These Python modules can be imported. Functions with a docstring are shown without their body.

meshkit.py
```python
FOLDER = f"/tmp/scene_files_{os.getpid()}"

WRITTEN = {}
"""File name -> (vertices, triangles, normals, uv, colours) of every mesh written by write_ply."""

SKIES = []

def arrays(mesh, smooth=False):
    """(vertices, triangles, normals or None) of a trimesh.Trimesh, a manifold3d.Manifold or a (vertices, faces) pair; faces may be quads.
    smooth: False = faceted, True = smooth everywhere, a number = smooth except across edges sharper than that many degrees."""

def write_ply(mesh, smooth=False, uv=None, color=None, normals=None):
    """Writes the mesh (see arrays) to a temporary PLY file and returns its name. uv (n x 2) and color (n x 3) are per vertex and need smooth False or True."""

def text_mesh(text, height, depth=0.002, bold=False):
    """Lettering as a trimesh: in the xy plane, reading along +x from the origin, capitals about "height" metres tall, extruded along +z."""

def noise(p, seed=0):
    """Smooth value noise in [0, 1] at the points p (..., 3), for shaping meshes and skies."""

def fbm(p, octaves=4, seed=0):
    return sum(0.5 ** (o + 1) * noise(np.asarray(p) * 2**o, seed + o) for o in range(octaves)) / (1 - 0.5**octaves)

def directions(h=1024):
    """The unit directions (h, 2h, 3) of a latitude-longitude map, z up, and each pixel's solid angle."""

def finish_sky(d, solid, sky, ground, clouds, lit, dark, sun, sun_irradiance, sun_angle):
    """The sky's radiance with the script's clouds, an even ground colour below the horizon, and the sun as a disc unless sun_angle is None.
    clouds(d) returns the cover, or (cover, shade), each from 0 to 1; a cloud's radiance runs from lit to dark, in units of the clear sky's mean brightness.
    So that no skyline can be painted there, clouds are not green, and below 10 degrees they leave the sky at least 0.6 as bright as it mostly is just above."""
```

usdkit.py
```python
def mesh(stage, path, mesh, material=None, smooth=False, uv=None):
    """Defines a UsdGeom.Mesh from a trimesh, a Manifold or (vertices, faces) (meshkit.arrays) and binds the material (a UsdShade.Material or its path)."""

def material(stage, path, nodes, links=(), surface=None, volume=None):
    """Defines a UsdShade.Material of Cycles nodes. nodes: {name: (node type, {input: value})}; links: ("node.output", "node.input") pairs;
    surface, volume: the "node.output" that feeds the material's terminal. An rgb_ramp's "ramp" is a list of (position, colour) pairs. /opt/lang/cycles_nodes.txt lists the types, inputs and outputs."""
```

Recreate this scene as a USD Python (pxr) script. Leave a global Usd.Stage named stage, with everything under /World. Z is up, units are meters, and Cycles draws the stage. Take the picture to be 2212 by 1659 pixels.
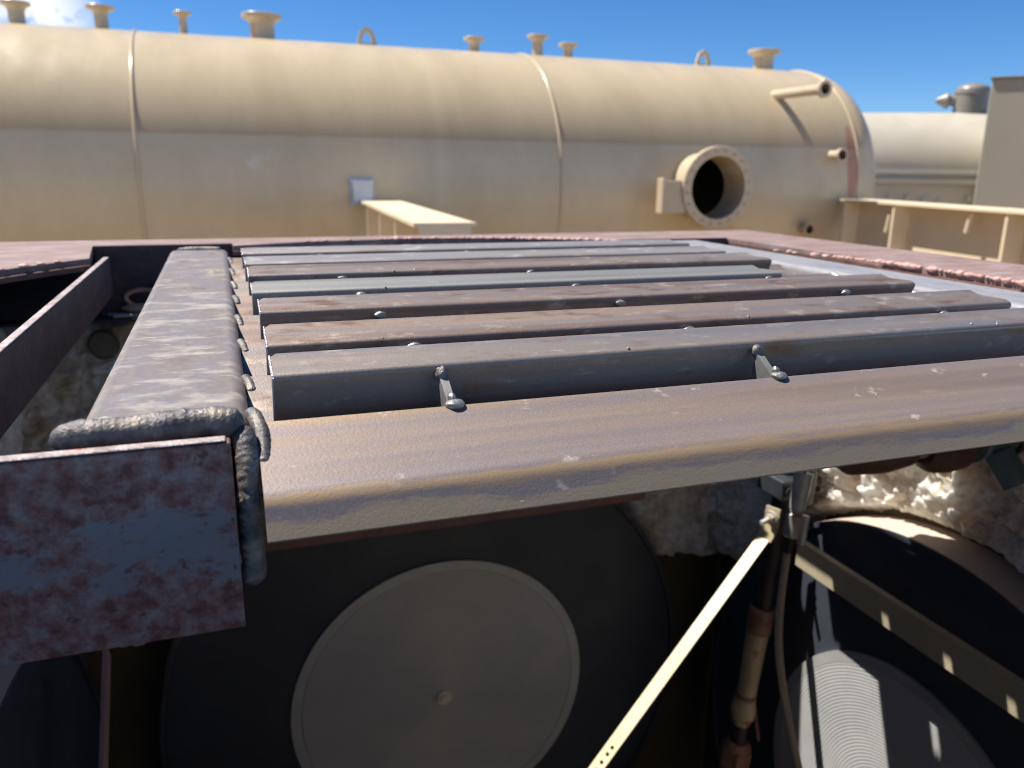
import math, random
import numpy as np, trimesh
from shapely import affinity
from shapely.geometry import Polygon, Point, box as sbox
import manifold3d as m3
import meshkit, usdkit
from pxr import Usd, UsdGeom, UsdLux, UsdShade, Gf, Sdf

# ------------------------------------------------------------------ camera, sky, sun, exposure
stage = Usd.Stage.CreateInMemory()
UsdGeom.SetStageUpAxis(stage, UsdGeom.Tokens.z)
UsdGeom.SetStageMetersPerUnit(stage, 1.0)
world = UsdGeom.Xform.Define(stage, '/World')
stage.SetDefaultPrim(world.GetPrim())
EYE = np.array([-0.008, -0.522, 0.157])
FPX, CX, CY = 1740.0, 1106.0, 829.5
_d = np.array([467 - CX, 353 - CY, FPX]); _Y = _d / np.linalg.norm(_d)
_n = np.cross(_d, np.array([1467 - CX, 353 + 12.4 - CY, FPX])); _Z = _n / np.linalg.norm(_n)
if _Z[1] > 0: _Z = -_Z
ROT = np.array([np.cross(_Y, _Z), _Y, _Z])          # camera (right, down, forward) -> world
right, up, back = ROT[:, 0], -ROT[:, 1], -ROT[:, 2]
cam = UsdGeom.Camera.Define(stage, '/World/camera')
cam.AddTransformOp().Set(Gf.Matrix4d(*right, 0, *up, 0, *back, 0, *EYE, 1))
cam.CreateHorizontalApertureAttr(36.0)
cam.CreateVerticalApertureAttr(27.0)
cam.CreateFocalLengthAttr(36.0 * FPX / 2212)
cam.CreateFStopAttr(8.0)
cam.CreateFocusDistanceAttr(0.66)
cam.CreateClippingRangeAttr(Gf.Vec2f(0.02, 5000))
cam.CreateExposureAttr(1.0)

SUN = np.array([-0.45, 0.344, 1.0]); SUN /= np.linalg.norm(SUN)
SUN_EL, SUN_ROT = math.asin(SUN[2]), math.atan2(SUN[0], SUN[1])
sun = UsdLux.DistantLight.Define(stage, '/World/sun')
_zz = SUN; _xx = np.cross([0, 1, 0], _zz); _xx /= np.linalg.norm(_xx); _yy = np.cross(_zz, _xx)
sun.AddTransformOp().Set(Gf.Matrix4d(*_xx, 0, *_yy, 0, *_zz, 0, 0, 0, 20, 1))
sun.CreateIntensityAttr(1.25); sun.CreateAngleAttr(0.53); sun.CreateNormalizeAttr(True)
sun.CreateColorAttr(Gf.Vec3f(1.0, 0.955, 0.89))

def _lobe_nodes(nodes, links, name, d, inner, outer):
    nodes[name + 'd'] = ('vector_math', {'math_type': 'dot_product', 'vector2': tuple(d)})
    nodes[name + 'r'] = ('map_range', {'from_min': math.cos(math.radians(outer)), 'from_max': math.cos(math.radians(inner)), 'to_min': 0.0, 'to_max': 1.0, 'clamp': True})
    links += [('tc.generated', name + 'd.vector1'), (name + 'd.value', name + 'r.value')]
def pixray(px, py):
    r = ROT @ np.array([px - CX, py - CY, FPX]); return r / np.linalg.norm(r)
dome = UsdLux.DomeLight.Define(stage, '/World/sky')
dome.CreateIntensityAttr(1.0)
_N = {'tc': ('texture_coordinate', {}),
      'sky': ('sky_texture', {'sky_type': 'single_scattering', 'sun_disc': False, 'sun_elevation': SUN_EL, 'sun_rotation': SUN_ROT,
                              'altitude': 2600.0, 'air_density': 1.0, 'aerosol_density': 0.0, 'ozone_density': 10.0}),
      'hs': ('hsv', {'hue': 0.5, 'saturation': 1.12, 'value': 1.3, 'fac': 1.0}),
      'nz': ('noise_texture', {'scale': 26.0, 'detail': 7.0, 'roughness': 0.6, 'distortion': 0.3}),
      'gr': ('map_range', {'from_min': 0.36, 'from_max': 0.52, 'to_min': 0.0, 'to_max': 1.0, 'clamp': True})}
_L = [('tc.generated', 'nz.vector'), ('nz.fac', 'gr.value')]
_prev = None
for i, (d, a, b) in enumerate([(pixray(75, 22), 0.4, 3.6), (pixray(-60, 30), 0.5, 3.0), ((-0.8, 0.5, 0.33), 2, 9), ((0.3, -0.9, 0.3), 3, 12), ((-0.5, -0.8, 0.25), 2, 10), ((0.93, -0.2, 0.3), 3, 9)]):
    d = np.asarray(d, float); d /= np.linalg.norm(d)
    _lobe_nodes(_N, _L, f'l{i}', d, a, b)
    if _prev is None: _prev = f'l{i}r.result'
    else:
        _N[f'm{i}'] = ('math', {'math_type': 'maximum'}); _L += [(_prev, f'm{i}.value1'), (f'l{i}r.result', f'm{i}.value2')]; _prev = f'm{i}.value'
_N['cm'] = ('math', {'math_type': 'multiply'}); _L += [(_prev, 'cm.value1'), ('gr.result', 'cm.value2')]
_N['mx'] = ('mix_color', {'b': (10.5, 10.8, 11.2)}); _N['bg'] = ('background_shader', {'strength': 0.05})
_L += [('cm.value', 'mx.fac'), ('sky.color', 'hs.color'), ('hs.color', 'mx.a'), ('mx.result', 'bg.color')]
_N['mx'][1]['use_clamp'] = True
sky_mat = usdkit.material(stage, '/World/Looks/sky_look', _N, _L, surface='bg.background')
UsdShade.MaterialBindingAPI.Apply(dome.GetPrim()).Bind(sky_mat)
dome.GetPrim().SetCustomDataByKey('kind', 'structure')

rng = np.random.default_rng(7); random.seed(7)

# ------------------------------------------------------------------ materials
LOOKS = {}
def surf(name, cols, scale=8.0, stretch=(1, 1, 1), rough=(0.4, 0.6), metal=0.0, bump=0.0, bump_scale=60.0, detail=6.0, fine=0.0, fine_scale=90.0,
         spot=None, spec=0.5, noise_rough=0.6, bump_stretch=None, low=0.33, high=0.67):
    """noise-mixed paint or metal; cols: two or more colours; spot: (colour, scale, threshold, softness, stretch)."""
    N = {'g': ('geometry', {}), 'm': ('mapping', {'scale': tuple(stretch)}),
         'n': ('noise_texture', {'scale': scale, 'detail': detail, 'roughness': noise_rough}),
         'r': ('rgb_ramp', {'ramp': list(zip(np.linspace(low, high, len(cols)), cols))}),
         'p': ('principled_bsdf', {'metallic': metal, 'specular_ior_level': spec}),
         'rr': ('map_range', {'from_min': 0.3, 'from_max': 0.7, 'to_min': rough[0], 'to_max': rough[1], 'clamp': True}),
         'n2': ('noise_texture', {'scale': scale * 2.3, 'detail': 4.0})}
    L = [('g.position', 'm.vector'), ('m.vector', 'n.vector'), ('n.fac', 'r.fac'), ('m.vector', 'n2.vector'), ('n2.fac', 'rr.value'), ('rr.result', 'p.roughness')]
    out = 'r.color'
    if fine:
        N['fn'] = ('noise_texture', {'scale': fine_scale, 'detail': 4.0, 'roughness': 0.7})
        N['fr'] = ('map_range', {'from_min': 0.3, 'from_max': 0.7, 'to_min': 1 - fine, 'to_max': 1 + fine, 'clamp': True})
        N['fm'] = ('vector_math', {'math_type': 'multiply'})
        L += [('g.position', 'fn.vector'), ('fn.fac', 'fr.value'), (out, 'fm.vector1'), ('fr.result', 'fm.vector2')]
        out = 'fm.vector'
    for i, sp in enumerate(spot or []):
        col, sc, th, so, st = sp[:5]
        N[f's{i}m'] = ('mapping', {'scale': tuple(st), 'location': (3.1 * i, 1.7 * i, 0.3)})
        N[f's{i}n'] = ('noise_texture', {'scale': sc, 'detail': 6.0, 'roughness': 0.65})
        N[f's{i}r'] = ('map_range', {'from_min': th, 'from_max': th + so, 'to_min': 0.0, 'to_max': 1.0, 'clamp': True})
        N[f's{i}x'] = ('mix_color', {'b': col})
        L += [('g.position', f's{i}m.vector'), (f's{i}m.vector', f's{i}n.vector'), (f's{i}n.fac' if len(sp) < 6 else f's{i}q.value', f's{i}r.value'), (f's{i}r.result', f's{i}x.fac'), (out, f's{i}x.a')]
        out = f's{i}x.result'
        if len(sp) > 5:                                  # a worn or bounce-tinted zone: noise raised within a height band of the piece
            ax, c0, hw, am = sp[5]
            N[f's{i}z'] = ('separate_xyz', {}); N[f's{i}a'] = ('math', {'math_type': 'subtract', 'value2': c0}); N[f's{i}b'] = ('math', {'math_type': 'absolute'})
            N[f's{i}c'] = ('map_range', {'from_min': 0.0, 'from_max': hw, 'to_min': am, 'to_max': -am, 'clamp': True}); N[f's{i}q'] = ('math', {'math_type': 'add'})
            L += [('g.position', f's{i}z.vector'), (f's{i}z.{ax}', f's{i}a.value1'), (f's{i}a.value', f's{i}b.value1'), (f's{i}b.value', f's{i}c.value'), (f's{i}c.result', f's{i}q.value1'), (f's{i}n.fac', f's{i}q.value2')]
    L.append((out, 'p.base_color'))
    if bump:
        N['bn'] = ('noise_texture', {'scale': bump_scale, 'detail': 5.0, 'roughness': 0.6})
        N['b'] = ('bump', {'strength': min(1.0, bump), 'distance': 0.004})
        if bump_stretch:
            N['bm'] = ('mapping', {'scale': tuple(bump_stretch)}); L += [('g.position', 'bm.vector'), ('bm.vector', 'bn.vector')]
        else:
            L.append(('g.position', 'bn.vector'))
        L += [('bn.fac', 'b.height'), ('b.normal', 'p.normal')]
    if name == 'foam_look': N['p'][1].update({'subsurface_weight': 0.5, 'subsurface_scale': 0.02, 'subsurface_radius': (1.0, 0.8, 0.6)})
    LOOKS[name] = usdkit.material(stage, f'/World/Looks/{name}', N, L, surface='p.BSDF')
    return LOOKS[name]

_fl = dict(detail=1.5, rough=(0.42, 0.56), metal=0.5, bump=0.10, bump_scale=500, fine=0.22, fine_scale=950, spec=0.62)
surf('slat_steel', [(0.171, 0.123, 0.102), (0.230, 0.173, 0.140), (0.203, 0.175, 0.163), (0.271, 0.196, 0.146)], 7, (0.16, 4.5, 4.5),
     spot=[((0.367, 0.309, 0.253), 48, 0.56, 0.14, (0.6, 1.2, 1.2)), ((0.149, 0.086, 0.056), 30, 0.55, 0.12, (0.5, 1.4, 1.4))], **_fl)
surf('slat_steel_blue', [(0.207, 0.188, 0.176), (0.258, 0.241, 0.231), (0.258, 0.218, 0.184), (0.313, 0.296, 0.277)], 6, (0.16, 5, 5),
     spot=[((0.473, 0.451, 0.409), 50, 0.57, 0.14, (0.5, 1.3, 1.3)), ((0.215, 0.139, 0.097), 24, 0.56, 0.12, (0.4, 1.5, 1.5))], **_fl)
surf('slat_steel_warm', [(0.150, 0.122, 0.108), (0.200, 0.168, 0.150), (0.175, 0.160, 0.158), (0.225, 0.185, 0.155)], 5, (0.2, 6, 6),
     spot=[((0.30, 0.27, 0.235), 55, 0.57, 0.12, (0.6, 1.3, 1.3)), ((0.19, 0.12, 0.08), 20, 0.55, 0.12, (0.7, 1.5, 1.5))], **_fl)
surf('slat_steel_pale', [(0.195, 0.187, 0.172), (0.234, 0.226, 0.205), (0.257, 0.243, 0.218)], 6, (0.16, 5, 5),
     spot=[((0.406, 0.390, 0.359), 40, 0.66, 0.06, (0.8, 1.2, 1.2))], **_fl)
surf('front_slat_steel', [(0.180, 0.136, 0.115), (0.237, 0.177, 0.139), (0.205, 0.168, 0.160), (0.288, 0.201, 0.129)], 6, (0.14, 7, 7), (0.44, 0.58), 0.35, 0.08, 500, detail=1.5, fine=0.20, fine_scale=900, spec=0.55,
     spot=[((0.473, 0.423, 0.344), 30, 0.63, 0.08, (1, 1.4, 1.4)), ((0.318, 0.244, 0.160), 20, 0.40, 0.1, (0.5, 2, 2), ('y', -0.0800, 0.0160, 0.40)), ((0.333, 0.228, 0.132), 26, 0.46, 0.20, (0.5, 3, 3), ('y', -0.0650, 0.0060, 0.20)), ((0.563, 0.503, 0.416), 150, 0.71, 0.05, (0.35, 1.5, 1.5))])  # orange bend and brown lip bands paint in warm bounced light
surf('tube_steel', [(0.120, 0.094, 0.084), (0.158, 0.128, 0.109), (0.143, 0.126, 0.126), (0.180, 0.144, 0.111)], 11, (2.0, 0.7, 2), (0.40, 0.54), 0.0, 0.08, 400, fine=0.16, fine_scale=150,
     spot=[((0.400, 0.359, 0.309), 18, 0.52, 0.26, (0.9, 1.6, 1)), ((0.400, 0.369, 0.319), 60, 0.61, 0.10, (0.7, 2.4, 1)), ((0.360, 0.262, 0.168), 7, 0.62, 0.1, (2.5, 0.5, 1))])
surf('tube_steel_pale', [(0.18, 0.175, 0.182), (0.215, 0.21, 0.215), (0.24, 0.225, 0.22)], 11, (2.0, 0.7, 2), (0.40, 0.54), 0.0, 0.08, 400, fine=0.14)
surf('rusted_plate', [(0.095, 0.030, 0.023), (0.160, 0.066, 0.050), (0.185, 0.108, 0.090), (0.205, 0.150, 0.132)], 95, (1, 1, 1), (0.55, 0.75), 0.0, 0.25, 300, fine=0.30, fine_scale=320, low=0.36, high=0.64,
     spot=[((0.160, 0.146, 0.142), 30, 0.53, 0.05, (0.7, 1, 1.3), ('z', -0.060, 0.046, 0.12)), ((0.10, 0.033, 0.024), 75, 0.60, 0.05, (1, 1, 1))])
surf('plate_edge_steel', [(0.22, 0.17, 0.155), (0.34, 0.28, 0.26), (0.42, 0.37, 0.35)], 60, (1, 1, 1), (0.4, 0.6), 0.3, 0.4, 300, spot=[((0.36, 0.15, 0.10), 40, 0.6, 0.06, (1, 1, 1))])
surf('dark_plate', [(0.033, 0.016, 0.015), (0.048, 0.023, 0.021), (0.053, 0.041, 0.040)], 12, (1, 1, 2), (0.5, 0.7), 0.1, 0.3, 200, fine=0.3)
surf('weld_metal', [(0.06, 0.055, 0.055), (0.12, 0.11, 0.105), (0.24, 0.20, 0.155)], 70, (1, 1, 1), (0.36, 0.55), 0.35, 0.35, 500)
surf('weld_bright', [(0.225, 0.215, 0.194), (0.338, 0.326, 0.295)], 120, (1, 1, 1), (0.30, 0.46), 0.6, 0.3, 300)
surf('cut_edge', [(0.42, 0.40, 0.42), (0.55, 0.50, 0.50)], 200, (1, 1, 1), (0.25, 0.4), 0.8, 0.6, 600)
surf('deck_primer', [(0.150, 0.092, 0.078), (0.195, 0.128, 0.110), (0.240, 0.178, 0.156)], 16, (0.6, 1.6, 1), (0.55, 0.75), 0.0, 0.25, 180, fine=0.15,
     spot=[((0.28, 0.24, 0.225), 20, 0.56, 0.18, (0.6, 2, 1)), ((0.25, 0.11, 0.08), 9, 0.66, 0.14, (1, 1, 1))])
surf('deck_edge', [(0.10, 0.045, 0.035), (0.17, 0.085, 0.065)], 30, (1, 1, 1), (0.5, 0.7), 0.1, 0.3, 150)
surf('slag_red', [(0.34, 0.17, 0.14), (0.42, 0.25, 0.215), (0.48, 0.32, 0.285)], 50, (1, 1, 1), (0.4, 0.6), 0.0, 0.5, 200)
surf('black_steel', [(0.014, 0.014, 0.020), (0.028, 0.026, 0.034)], 9, (1, 1, 1), (0.45, 0.65), 0.1, 0.2, 120)
surf('olive_wall', [(0.075, 0.058, 0.030), (0.10, 0.078, 0.042)], 3, (1, 1, 1), (0.5, 0.7), 0.0, 0.1, 60)
surf('foam_look', [(0.52, 0.41, 0.28), (0.72, 0.64, 0.53), (0.84, 0.79, 0.71)], 13, (1, 1, 1), (0.8, 0.95), 0.0, 0.3, 120, spec=0.2, fine=0.22, fine_scale=40,
     spot=[((0.40, 0.32, 0.22), 8, 0.61, 0.1, (1, 1, 1))])
surf('foam_dark', [(0.11, 0.095, 0.065), (0.15, 0.125, 0.085)], 20, (1, 1, 1), (0.8, 0.95))
surf('drum_black', [(0.034, 0.040, 0.053), (0.045, 0.052, 0.067)], 5, (1, 1, 1), (0.42, 0.55), 0.0, 0.08, 200, spot=[((0.13, 0.13, 0.135), 45, 0.75, 0.04, (1, 1, 1))])
surf('drum_shell', [(0.40, 0.33, 0.27), (0.48, 0.40, 0.33)], 6, (1, 1, 1), (0.5, 0.65), 0.0, 0.1, 90)
surf('bar_tan', [(0.34, 0.29, 0.19), (0.40, 0.345, 0.24)], 12, (1, 1, 1), (0.4, 0.55), 0.0, 0.1, 120, spot=[((0.30, 0.17, 0.08), 14, 0.66, 0.08, (1, 1, 1))])
surf('bar_red', [(0.20, 0.085, 0.07), (0.26, 0.12, 0.10)], 10, (1, 1, 1), (0.5, 0.65), 0.0, 0.15, 120)
surf('bar_pink', [(0.40, 0.22, 0.18), (0.48, 0.29, 0.24)], 10, (1, 1, 1), (0.5, 0.65), 0.0, 0.15, 120)
surf('brace_zinc', [(0.42, 0.345, 0.20), (0.48, 0.41, 0.265), (0.45, 0.36, 0.27)], 7, (1, 1, 1), (0.4, 0.55), 0.1, 0.1, 120, spot=[((0.42, 0.24, 0.10), 12, 0.68, 0.08, (1, 1, 1))])
surf('pipe_black', [(0.020, 0.018, 0.018), (0.05, 0.035, 0.03)], 18, (1, 1, 0.5), (0.45, 0.65), 0.2, 0.3, 160, spot=[((0.12, 0.05, 0.03), 16, 0.66, 0.06, (1, 1, 0.5))])
surf('clamp_black', [(0.022, 0.026, 0.032), (0.035, 0.04, 0.048)], 18, (1, 1, 1), (0.3, 0.45), 0.0, 0.2, 160)
surf('pipe_cream', [(0.352, 0.264, 0.143), (0.448, 0.344, 0.195)], 14, (1, 1, 0.6), (0.4, 0.6), 0.0, 0.25, 110, spot=[((0.320, 0.080, 0.053), 14, 0.60, 0.05, (1, 1, 1)), ((0.080, 0.072, 0.060), 10, 0.66, 0.06, (1, 1, 1))])
surf('pipe_rust', [(0.160, 0.060, 0.042), (0.240, 0.112, 0.070), (0.304, 0.195, 0.112)], 16, (1, 1, 1), (0.5, 0.7), 0.1, 0.35, 140)
surf('rust_orange', [(0.42, 0.19, 0.10), (0.56, 0.31, 0.19)], 40, (1, 1, 1), (0.6, 0.8), 0.0, 0.3, 200)
surf('rod_grey', [(0.30, 0.26, 0.24), (0.42, 0.37, 0.34)], 40, (1, 1, 1), (0.4, 0.6), 0.3)
surf('brown_pipe', [(0.085, 0.035, 0.022), (0.15, 0.07, 0.045), (0.20, 0.11, 0.07)], 12, (1, 1, 1), (0.42, 0.6), 0.2, 0.25, 130)
surf('valve_blue', [(0.10, 0.16, 0.19), (0.16, 0.23, 0.26), (0.28, 0.27, 0.24)], 14, (1, 1, 1), (0.4, 0.55), 0.1, 0.3, 120)
surf('bright_metal', [(0.52, 0.52, 0.50), (0.60, 0.60, 0.58)], 30, (1, 1, 1), (0.26, 0.38), 0.35)
surf('cable_look', [(0.33, 0.27, 0.20), (0.37, 0.31, 0.235)], 30, (1, 1, 1), (0.5, 0.6))
surf('tank_paint', [(0.43, 0.345, 0.218), (0.465, 0.375, 0.242), (0.495, 0.40, 0.262)], 0.9, (2.2, 1, 1), (0.20, 0.30), 0.0, 0.05, 2.2, fine=0.03, fine_scale=30,
     spot=[((0.53, 0.435, 0.295), 1.6, 0.57, 0.22, (1.0, 0.05, 0.05)), ((0.42, 0.33, 0.21), 2.0, 0.62, 0.22, (1.0, 0.04, 0.06)), ((0.58, 0.50, 0.38), 1.4, 0.66, 0.10, (1.2, 1.2, 1.2))])
surf('tank_trim', [(0.43, 0.34, 0.225), (0.48, 0.385, 0.26)], 3.0, (1, 1, 1), (0.28, 0.4))
surf('bore_shade', [(0.02, 0.018, 0.015), (0.03, 0.025, 0.02)], 3.0)
surf('tank_stain', [(0.34, 0.16, 0.10), (0.42, 0.25, 0.17)], 6.0, (1, 1, 0.3), (0.5, 0.7))
surf('beam_paint', [(0.56, 0.46, 0.31), (0.62, 0.52, 0.37)], 2.0, (1, 1, 1), (0.4, 0.55))
surf('name_plate', [(0.36, 0.39, 0.43), (0.44, 0.47, 0.50)], 8.0, (1, 1, 1), (0.3, 0.45), 0.4)
surf('pale_paint', [(0.38, 0.345, 0.275), (0.43, 0.39, 0.315)], 1.5, (1, 1, 1), (0.35, 0.5))
surf('grey_paint', [(0.33, 0.30, 0.235), (0.37, 0.335, 0.265)], 0.8, (1, 1, 1), (0.4, 0.55))
surf('dome_grey', [(0.17, 0.155, 0.13), (0.21, 0.19, 0.16)], 2.5, (1, 1, 1), (0.3, 0.45))
surf('ground_look', [(0.25, 0.165, 0.075), (0.31, 0.21, 0.10), (0.36, 0.26, 0.14)], 0.7, (1, 1, 1), (0.85, 0.95), 0.0, 0.6, 14, detail=9, spec=0.2, fine=0.2, fine_scale=6)
# grooved disc: concentric machined rings about each drum's own axis, in the disc's own coordinates (its axis is local z)
def disc_look():
    N = {'tc': ('texture_coordinate', {}), 'm': ('mapping', {'scale': (1, 1, 0)}), 'w': ('wave_texture', {'wave_type': 'rings', 'rings_direction': 'spherical', 'scale': 42.0, 'profile': 'sine'}),
         'n': ('noise_texture', {'scale': 7.0, 'detail': 6.0, 'roughness': 0.65}), 'r': ('rgb_ramp', {'ramp': [(0.35, (0.47, 0.475, 0.475)), (0.6, (0.54, 0.535, 0.52)), (0.75, (0.56, 0.50, 0.41))]}),
         'wr': ('map_range', {'to_min': 0.80, 'to_max': 1.06, 'clamp': True}), 'mu': ('vector_math', {'math_type': 'multiply'}),
         'b': ('bump', {'strength': 0.35, 'distance': 0.002}), 'p': ('principled_bsdf', {'roughness': 0.42, 'metallic': 0.25})}
    L = [('tc.object', 'm.vector'), ('m.vector', 'w.vector'), ('tc.object', 'n.vector'), ('n.fac', 'r.fac'), ('w.fac', 'wr.value'), ('r.color', 'mu.vector1'), ('wr.result', 'mu.vector2'),
         ('mu.vector', 'p.base_color'), ('w.fac', 'b.height'), ('b.normal', 'p.normal')]
    LOOKS['disc_grey'] = usdkit.material(stage, '/World/Looks/disc_grey', N, L, surface='p.BSDF')
disc_look()
surf('disc_rim_pale', [(0.46, 0.465, 0.46), (0.53, 0.525, 0.51)], 10, (1, 1, 1), (0.4, 0.55), 0.25)
surf('bolt_pale', [(0.80, 0.70, 0.50), (0.86, 0.77, 0.58)], 40, (1, 1, 1), (0.3, 0.45))
surf('disc_rim', [(0.34, 0.335, 0.32), (0.40, 0.39, 0.37)], 10, (1, 1, 1), (0.4, 0.55), 0.15)

# ------------------------------------------------------------------ prim helpers
USED = {}
def numbered(parent, name):
    k = (parent, name); n = USED.get(k, 0); USED[k] = n + 1
    return name if n == 0 else f'{name}_{n:03d}'
def _path(parent):
    return '/World' if parent is None else str(parent.GetPath())
def tag(o, label=None, cat=None, group=None, kind=None):
    for k, v in (('label', label), ('category', cat), ('group', group), ('kind', kind)):
        if v: o.SetCustomDataByKey(k, v)
    return o
def thing(name, label, cat, loc=(0, 0, 0), group=None, rot=None):
    x = UsdGeom.Xform.Define(stage, '/World/' + numbered('/World', name))
    x.AddTranslateOp().Set(Gf.Vec3d(*map(float, loc)))
    if rot is not None: x.AddRotateXYZOp().Set(Gf.Vec3f(*map(float, rot)))
    p = x.GetPrim(); p.SetCustomDataByKey('at', '%f %f %f' % tuple(loc)) if False else None
    LOC[str(p.GetPath())] = np.array(loc, float)
    return tag(p, label, cat, group)
LOC = {}
def obj(name, mesh, look, parent=None, smooth=30, label=None, local=False):
    """mesh in world coordinates (local=True: already in the thing's own)."""
    pp = _path(parent)
    if parent is not None and not local:
        base = '/'.join(pp.split('/')[:3])
        off = LOC.get(base, np.zeros(3))
        v, f, _ = meshkit.arrays(mesh, False); mesh = trimesh.Trimesh(v - off, f, process=False)
    path = pp + '/' + numbered(pp, name)
    m = usdkit.mesh(stage, path, mesh, LOOKS[look] if look in LOOKS else None, smooth=smooth)
    if label: m.GetPrim().SetCustomDataByKey('label', label)
    return m.GetPrim()
def cat(*ms):
    out = []
    for m in ms:
        out.extend(m) if isinstance(m, (list, tuple)) else out.append(m)
    return trimesh.util.concatenate(out)
def bx(x0, x1, y0, y1, z0, z1, r=0.0):
    if r <= 0:
        m = trimesh.creation.box((x1 - x0, y1 - y0, z1 - z0)); m.apply_translation(((x0 + x1) / 2, (y0 + y1) / 2, (z0 + z1) / 2)); return m
    parts = []
    for ax in range(3):
        lo, hi = np.array([x0, y0, z0]) + r, np.array([x1, y1, z1]) - r
        lo[ax] -= r; hi[ax] += r
        parts.append(m3.Manifold.cube(tuple(hi - lo)).translate(tuple(lo)))
    return totri(m3.Manifold.batch_hull(parts))
def totri(m):
    a = m.to_mesh(); return trimesh.Trimesh(np.array(a.vert_properties[:, :3]), np.array(a.tri_verts), process=False)
def toman(m):
    m = m.copy(); m.merge_vertices()
    return m3.Manifold(m3.Mesh(np.asarray(m.vertices, np.float32), np.asarray(m.faces, np.uint32)))
def frame(z, x=None):
    z = np.asarray(z, float); z = z / np.linalg.norm(z)
    h = np.array([0, 0, 1.0]) if x is None else np.asarray(x, float)
    if abs(h @ z) > 0.98: h = np.array([1.0, 0, 0])
    x = h - (h @ z) * z; x /= np.linalg.norm(x)
    M = np.eye(4); M[:3, 0] = x; M[:3, 1] = np.cross(z, x); M[:3, 2] = z; return M
def lathe(profile, origin, axis, n=48):
    """profile of (radius, height) pairs turned about axis, standing at origin."""
    m = trimesh.creation.revolve(np.asarray(profile, float), sections=n)
    m.apply_transform(frame(axis)); m.apply_translation(origin); return m
def cyl(a, b, r, n=24, bevel=0.0):
    a, b = np.asarray(a, float), np.asarray(b, float); h = np.linalg.norm(b - a)
    p = [(0, 0), (r, 0), (r, h), (0, h)] if bevel <= 0 else [(0, 0), (r - bevel, 0), (r, bevel), (r, h - bevel), (r - bevel, h), (0, h)]
    return lathe(p, a, b - a, n)
def hexp(a, b, r):
    return cyl(a, b, r, 6)
def sweep(pts, rad, n=10):
    """tube along points; rad a number or one per point."""
    pts = np.asarray(pts, float); rad = np.broadcast_to(rad, len(pts)); t = np.gradient(pts, axis=0); t /= np.linalg.norm(t, axis=1)[:, None]
    u = frame(t[0])[:3, 0]; V = []
    for p, tt, r in zip(pts, t, rad):
        u = u - (u @ tt) * tt; u /= np.linalg.norm(u); w = np.cross(tt, u)
        a = np.linspace(0, 2 * np.pi, n, endpoint=False); V.append(p + r * (np.cos(a)[:, None] * u + np.sin(a)[:, None] * w))
    V = np.concatenate(V + [pts[:1], pts[-1:]]); F = []; k = len(pts)
    for i in range(k - 1):
        for j in range(n):
            a, b = i * n + j, i * n + (j + 1) % n; F += [[a, b, b + n], [a, b + n, a + n]]
    for j in range(n):
        F += [[k * n, (j + 1) % n, j], [k * n + 1, (k - 1) * n + j, (k - 1) * n + (j + 1) % n]]
    return trimesh.Trimesh(V, F, process=False)
def spline(ctrl, n):
    from scipy.interpolate import CubicSpline
    c = np.asarray(ctrl, float); s = np.concatenate([[0], np.cumsum(np.linalg.norm(np.diff(c, axis=0), axis=1))])
    return CubicSpline(s, c)(np.linspace(0, s[-1], n))
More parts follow.
